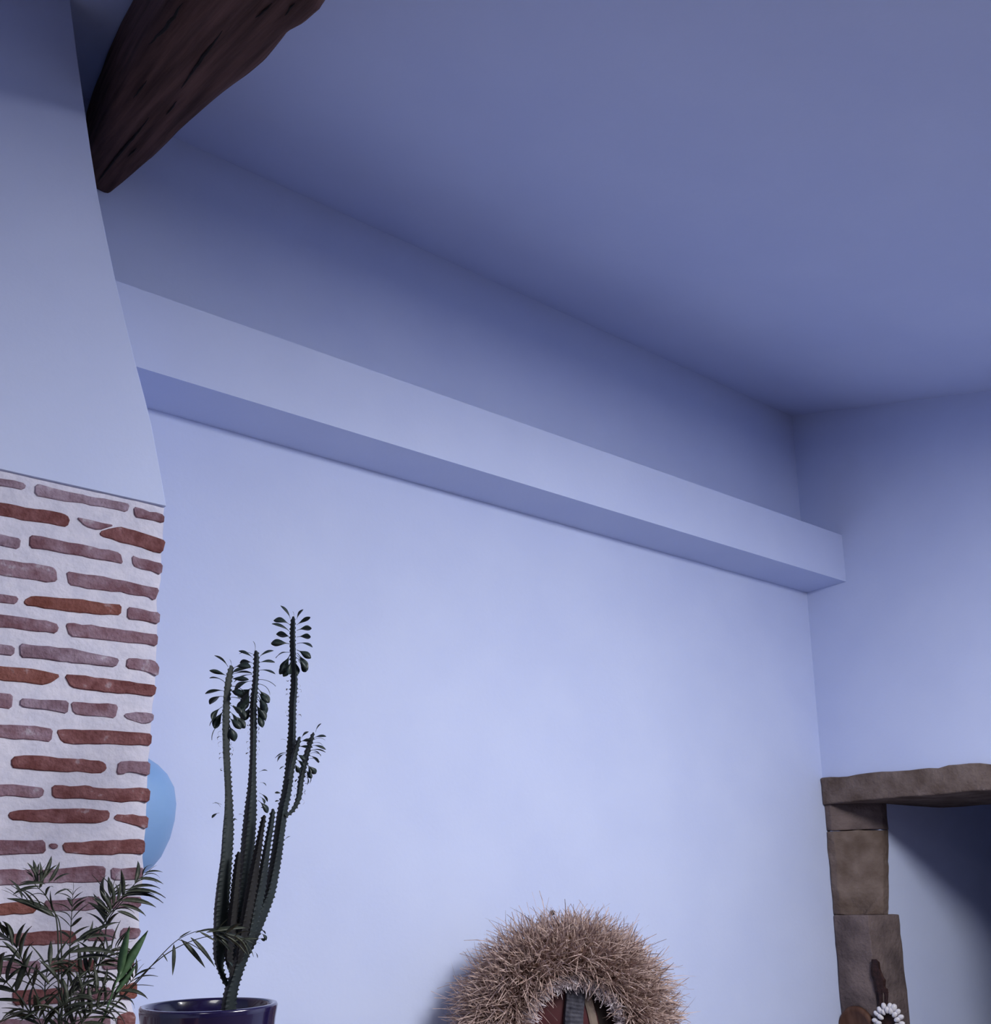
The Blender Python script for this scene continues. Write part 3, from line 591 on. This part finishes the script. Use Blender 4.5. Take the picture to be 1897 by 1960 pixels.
frond([(108, 2035), (112, 1985), (120, 1930), (145, 1900)], 9, 44, -.07, (1, 1), .3, 64)
def blades(fr, L, dy, kinds=(0,)):
    """Leaflets from root to tip, given in enlarged-detail pixels of the photograph."""
    for x0_, y0_, x1_, y1_ in L:
        e_ = rp.uniform(-.012, .012)
        p, q = qp(x0_/3.794, 1600+y0_/3.794, dy), qp(x1_/3.794, 1600+y1_/3.794, dy+e_)
        d = q-p; up = (Vector((0, 0, 1)) if abs(d.normalized().z) < .85 else RT)-FW*.9
        inst('leaflet', LP[rp.choice(kinds)], frame(p, d, up, R_(rp.uniform(-15, 15)), d.length*1.05), fr)
blades(FR[3], [(1000, 310, 1195, 330), (1050, 270, 1180, 248), (900, 410, 1213, 408), (880, 440, 1200, 440), (870, 470, 1145, 492), (860, 500, 1075, 560), (850, 545, 1022, 610), (880, 440, 1120, 395), (930, 390, 1170, 350),
               (810, 545, 735, 395), (820, 505, 820, 335), (850, 480, 882, 328), (790, 585, 640, 470), (800, 565, 685, 450), (860, 470, 850, 340)], -.01)
blades(FR[0], [(270, 350, 245, 165), (300, 330, 388, 138), (350, 340, 445, 188), (390, 330, 508, 258), (250, 335, 145, 335), (240, 300, 190, 255), (290, 340, 300, 190), (330, 350, 130, 345), (400, 590, 78, 430), (95, 425, 300, 345), (395, 430, 520, 370), (330, 300, 410, 200), (280, 330, 210, 190)], -.01)
blades(FR[5], [(1262, 785, 1258, 1002), (1315, 752, 1492, 948), (1385, 737, 1562, 935), (1450, 697, 1570, 765), (1180, 852, 1218, 912), (1300, 742, 1385, 688), (1420, 702, 1640, 668)], -.09, (1,))
blades(FR[6], [(1500, 700, 1800, 655), (1550, 705, 1720, 800), (1600, 700, 1850, 770), (1640, 720, 1780, 830), (1600, 740, 1690, 850), (1560, 690, 1700, 650), (1700, 760, 1880, 740)], -.14, (1,))
blades(FR[7], [(520, 780, 850, 700), (560, 760, 760, 640), (500, 850, 880, 830), (540, 900, 880, 870), (600, 780, 690, 620), (480, 900, 290, 910), (640, 740, 860, 600)], -.03)
blades(FR[9], [(450, 960, 250, 1000), (420, 1040, 300, 900), (440, 1040, 560, 900), (500, 1100, 640, 960), (520, 1150, 760, 1000), (560, 1200, 830, 1100), (400, 1150, 200, 1250), (480, 1200, 600, 1020), (360, 1080, 260, 960), (600, 1150, 560, 980), (640, 1250, 860, 1200), (420, 1250, 560, 1120), (330, 1250, 140, 1330), (700, 1150, 690, 930), (740, 1100, 790, 950), (540, 1290, 850, 1300), (480, 1300, 470, 1100)], -.05)
blades(FR[10], [(150, 900, 30, 760), (120, 870, 0, 880), (170, 950, 10, 1080), (200, 1000, 60, 1120), (90, 800, 60, 640)], -.01)
# two broad, brighter young blades
yb = mk('young_leaf', *tube([qp(170, 2020, -.06), qp(205, 1930, -.06), qp(222, 1880, -.06)], [.002, .0016, .001], 6), M['palmlight'], pal)
for (xa, ya), (xb, yb_) , wv in (((222, 1882), (283, 1780), 1.0), ((228, 1870), (247, 1772), .9), ((222, 1900), (262, 1845), .8)):
    p, q = qp(xa, ya, -.06), qp(xb, yb_, -.06)
    inst('leaflet', LG[0], frame(p, q-p, -FW, 0, (q-p).length), yb)

# ------------------------------------------------------------------ raffia mask on the back wall
mc = onY(1093, 1974, 2.66)
mask = thing('raffia_mask', (mc.x, 2.9, mc.z), 'round painted mask framed by a bushy beige raffia mane on the wall', 'mask')
MP = dep(mc)/F
AXS = Vector((-.42, -.90, .05)).normalized()        # the way the mask faces
E1 = AXS.cross(Vector((0, 0, 1))).normalized()*-1
if E1.dot(RT) < 0: E1 = -E1
E2 = E1.cross(AXS); E2 = E2 if E2.z > 0 else -E2
def mp(u, v_, w_): return mc+E1*u*MP+E2*v_*MP+AXS*w_*MP
# core ring that carries the strands
cv_, cf_ = [], []; NS, NT = 64, 16
for i in range(NS):
    a = 2*math.pi*i/NS
    for k in range(NT):
        b = 2*math.pi*k/NT; rr = 138+48*math.cos(b)+5*noise.noise(Vector((math.cos(a)*3, math.sin(a)*3, k)))
        cv_.append(mp(rr*math.cos(a)*1.06, rr*math.sin(a), 44*math.sin(b)-20))
for i in range(NS):
    for k in range(NT): cf_.append((i*NT+k, ((i+1) % NS)*NT+k, ((i+1) % NS)*NT+(k+1) % NT, i*NT+(k+1) % NT))
mk('mane_core', cv_, cf_, M['raffiabase'], mask, True)
rm = random.Random(5)
def strands(name, N, fn, m, lenr, width, kink):
    V, Fc = [], []
    for _ in range(N):
        p, d, L = fn(); w_ = width*rm.uniform(.6, 1.3)*MP; L *= MP
        side = d.cross(Vector((rm.gauss(0, 1), rm.gauss(0, 1), rm.gauss(0, 1)))).normalized()
        bend = (side.cross(d)*rm.gauss(0, kink)+Vector((0, 0, -rm.uniform(0, .35)))+side*rm.gauss(0, kink))
        b0 = len(V); n = 5
        for i in range(n+1):
            t = i/n; q = p+d*(L*t)+bend*(L*t*t*.5); ww = w_*(1-.75*t)
            s2 = side*math.cos(t*2)+side.cross(d)*math.sin(t*2)
            a_, c_ = q-s2*ww/2, q+s2*ww/2
            a_.y = min(a_.y, D-.004); c_.y = min(c_.y, D-.004)
            V += [a_, c_]
        for i in range(n): Fc.append((b0+2*i, b0+2*i+1, b0+2*i+3, b0+2*i+2))
    me = mk(name, V, Fc, m, mask, False, 'stuff')
    return me
def f_mane():
    a = rm.uniform(0, 2*math.pi); b = rm.uniform(-.6, math.pi*.74)
    rad = E1*math.cos(a)*1.03+E2*math.sin(a)
    rr = 138+44*math.cos(b)
    p = mc+rad*(rr*MP)+AXS*((44*math.sin(b)-20)*MP)
    el = b*.72+rm.gauss(0, .28)
    d = (rad*math.cos(el)+AXS*math.sin(el)+(E1*rm.gauss(0, .24)+E2*rm.gauss(0, .24))).normalized()
    return p, d, rm.uniform(26, 64) * (1.4 if rm.random() < .14 else 1)
strands('raffia_mane', 9000, f_mane, M['raffia'], 0, 3.6, .6)
def f_fringe():
    a = rm.uniform(0, 2*math.pi); rr = rm.uniform(86, 104)
    rad = E1*math.cos(a)*1.03+E2*math.sin(a)
    p = mc+rad*(rr*MP)+AXS*(rm.uniform(8, 26)*MP)
    d = (-rad*rm.uniform(.0, .8)+AXS*.7+E1*rm.gauss(0, .35)+E2*rm.gauss(0, .35)).normalized()
    return p, d, rm.uniform(9, 24)
strands('pale_fringe', 2200, f_fringe, M['raffiapale'], 0, 4.2, .5)
# painted face inside the fringe
fv, ff = [], []; NR, NB = 14, 48
for i in range(NR+1):
    t = i/NR
    for k in range(NB):
        a = 2*math.pi*k/NB; r_ = 98*t
        fv.append(mp(r_*math.cos(a), r_*math.sin(a)*1.02, 24*math.sqrt(max(0, 1-t*t))-16))
for i in range(NR):
    for k in range(NB): ff.append((i*NB+k, i*NB+(k+1) % NB, (i+1)*NB+(k+1) % NB, (i+1)*NB+k))
mk('face', fv, ff, M['maskred'], mask, True)
def strip(name, path, hw, h, m, ribs=0):
    """Raised painted strip over the face: path in mask pixels (u, v)."""
    P = spline([Vector((u, v_, 0)) for u, v_ in path], 40); V, Fc = [], []
    for i, p in enumerate(P):
        tg = (P[min(i+1, 40)]-P[max(i-1, 0)]).normalized(); nn = Vector((tg.y, -tg.x, 0))
        rr = min(.99, math.hypot(p.x, p.y)/98); zz = 24*math.sqrt(1-rr*rr)-16
        hh = h*(1+(.07 if ribs and i % 2 else 0))
        for o_, q in ((-hw, -6), (-hw, hh*.7), (-hw*.5, hh), (hw*.5, hh), (hw, hh*.7), (hw, -6)):
            V.append(mp(p.x+nn.x*o_, p.y+nn.y*o_, zz+q))
    for i in range(40):
        for k in range(5): Fc.append((i*6+k, i*6+k+1, i*6+k+7, i*6+k+6))
    Fc.append(tuple(range(6))); Fc.append(tuple(range(240, 246)))
    mk(name, V, Fc, m, mask)
strip('forehead_ridge', [(12, 92), (8, 60), (2, 25), (0, -20), (0, -60)], 18, 16, M['maskgrey'], 1)
strip('painted_stripe', [(32, 84), (36, 55), (42, 25), (46, -10), (46, -60)], 8, 5, M['maskbeige'])
strip('painted_band', [(46, 80), (58, 50), (66, 20), (70, -10), (70, -50)], 13, 3, M['maskdark'])
strip('cheek_patch', [(-72, 8), (-60, -2), (-48, -12), (-40, -24)], 12, 4, M['maskblue'])
v, f = tube([onY(1058, 1747, 2.998), onY(1058, 1747, 2.945)], [.003, .003], 8); 
v2, f2 = tube([onY(1058, 1747, 2.950), onY(1058, 1747, 2.940)], [.010, .010], 10)
mk('nail', *join((v, f), (v2, f2)), M['metal'], mask)

# ------------------------------------------------------------------ shell ornament and brown disc hung on the door jamb
XO = XR-.024
oc = onX(1700, 1955, XO); OM = dep(oc)/F
orn = thing('shell_ornament', (XO, oc.y, oc.z), 'ring of white shells hanging on a dark leather strap from the doorpost', 'ornament')
def op(x, y, out=0): return onX(x, y, XO-out)
def strap(name, pts, wd, m, par):
    V, Fc = [], []
    for i, (x, y, w_) in enumerate(pts):
        k = w_*.68
        j = .9*math.sin(i*2.1)
        for xx, o_ in ((-k, .0), (-k*.6, .010), (k*.6, .012), (k, .0)): V.append(op(x+xx+j, y, o_))
    for i in range(len(pts)-1):
        for k in range(3): Fc.append((i*4+k, i*4+k+1, i*4+k+5, i*4+k+4))
        Fc.append((i*4+3, i*4, i*4+4, i*4+7))
    Fc.append((0, 1, 2, 3)); n = 4*(len(pts)-1); Fc.append((n, n+1, n+2, n+3))
    return mk(name, V, Fc, m, par)
strap('strap', [(1673, 1836, 7), (1675, 1842, 12), (1677, 1855, 14), (1679, 1868, 17), (1683, 1876, 18), (1685, 1888, 16), (1687, 1896, 17), (1690, 1900, 16)], 0, M['leather'], orn)
strap('strap', [(1684, 1894, 8), (1685, 1906, 6), (1687, 1918, 6), (1690, 1932, 5)], 0, M['leather'], orn)
strap('strap', [(1694, 1892, 8), (1696, 1904, 6), (1697, 1916, 5), (1698, 1932, 5)], 0, M['leather'], orn)
SHV, SHF = lathe((0, 0), [(.02, -1), (.42, -.85), (.68, -.4), (.72, .1), (.55, .65), (.22, .97), (.02, 1.0)], 10)
SH = mesh('shell', SHV, SHF, M['shell'])
V, Fc = [], []
for k in range(28):
    a = 2*math.pi*k/28; V.append(op(1700+20*math.cos(a), 1958-27*math.sin(a), .006))
for k in range(28):
    a = 2*math.pi*k/28; V.append(op(1700+20*math.cos(a), 1958-27*math.sin(a), -.006))
Fc = [tuple(range(28)), tuple(range(28, 56))]+[(k, (k+1) % 28, 28+(k+1) % 28, 28+k) for k in range(28)]
mk('leather_backing', V, Fc, M['leather'], orn)
rs = random.Random(2)
for ring, nn, ru, rv, size in ((0, 17, 25, 32, 7.0), (1, 13, 17, 24, 6.2)):
    for k in range(nn):
        a = 2*math.pi*(k+.5*ring)/nn
        x, y = 1700+ru*math.cos(a)+rs.uniform(-1.2, 1.2), 1958-rv*math.sin(a)+rs.uniform(-1.2, 1.2)
        p = op(x, y, .016+.006*ring+rs.uniform(0, .004))
        d = (op(1700, 1958)-op(x, y)).normalized()
        inst('shell', SH, frame(p, Vector((1, 0, 0)), d, 0, size*OM*rs.uniform(.9, 1.15)), orn)
dc = onX(1642, 1980, XO)
disc = thing('wooden_disc', (XO, dc.y, dc.z), 'brown rounded wooden dish on the doorpost left of the shell ring', 'dish')
RD = 52*dep(dc)/F; V, Fc = [], []
for i, (r_, o_) in enumerate(((1, -.010), (1, .004), (.96, .012), (.86, .016), (.80, .012), (.5, .004), (.02, .002))):
    for k in range(40):
        a = 2*math.pi*k/40; V.append((XO-o_, dc.y+RD*.80*r_*math.cos(a), dc.z+RD*r_*math.sin(a)))
for i in range(6):
    for k in range(40): Fc.append((i*40+k, i*40+(k+1) % 40, i*40+40+(k+1) % 40, i*40+40+k))
Fc.append(tuple(range(40))); Fc.append(tuple(range(240, 280)))
mk('bowl', V, Fc, M['brownwood'], disc, True)
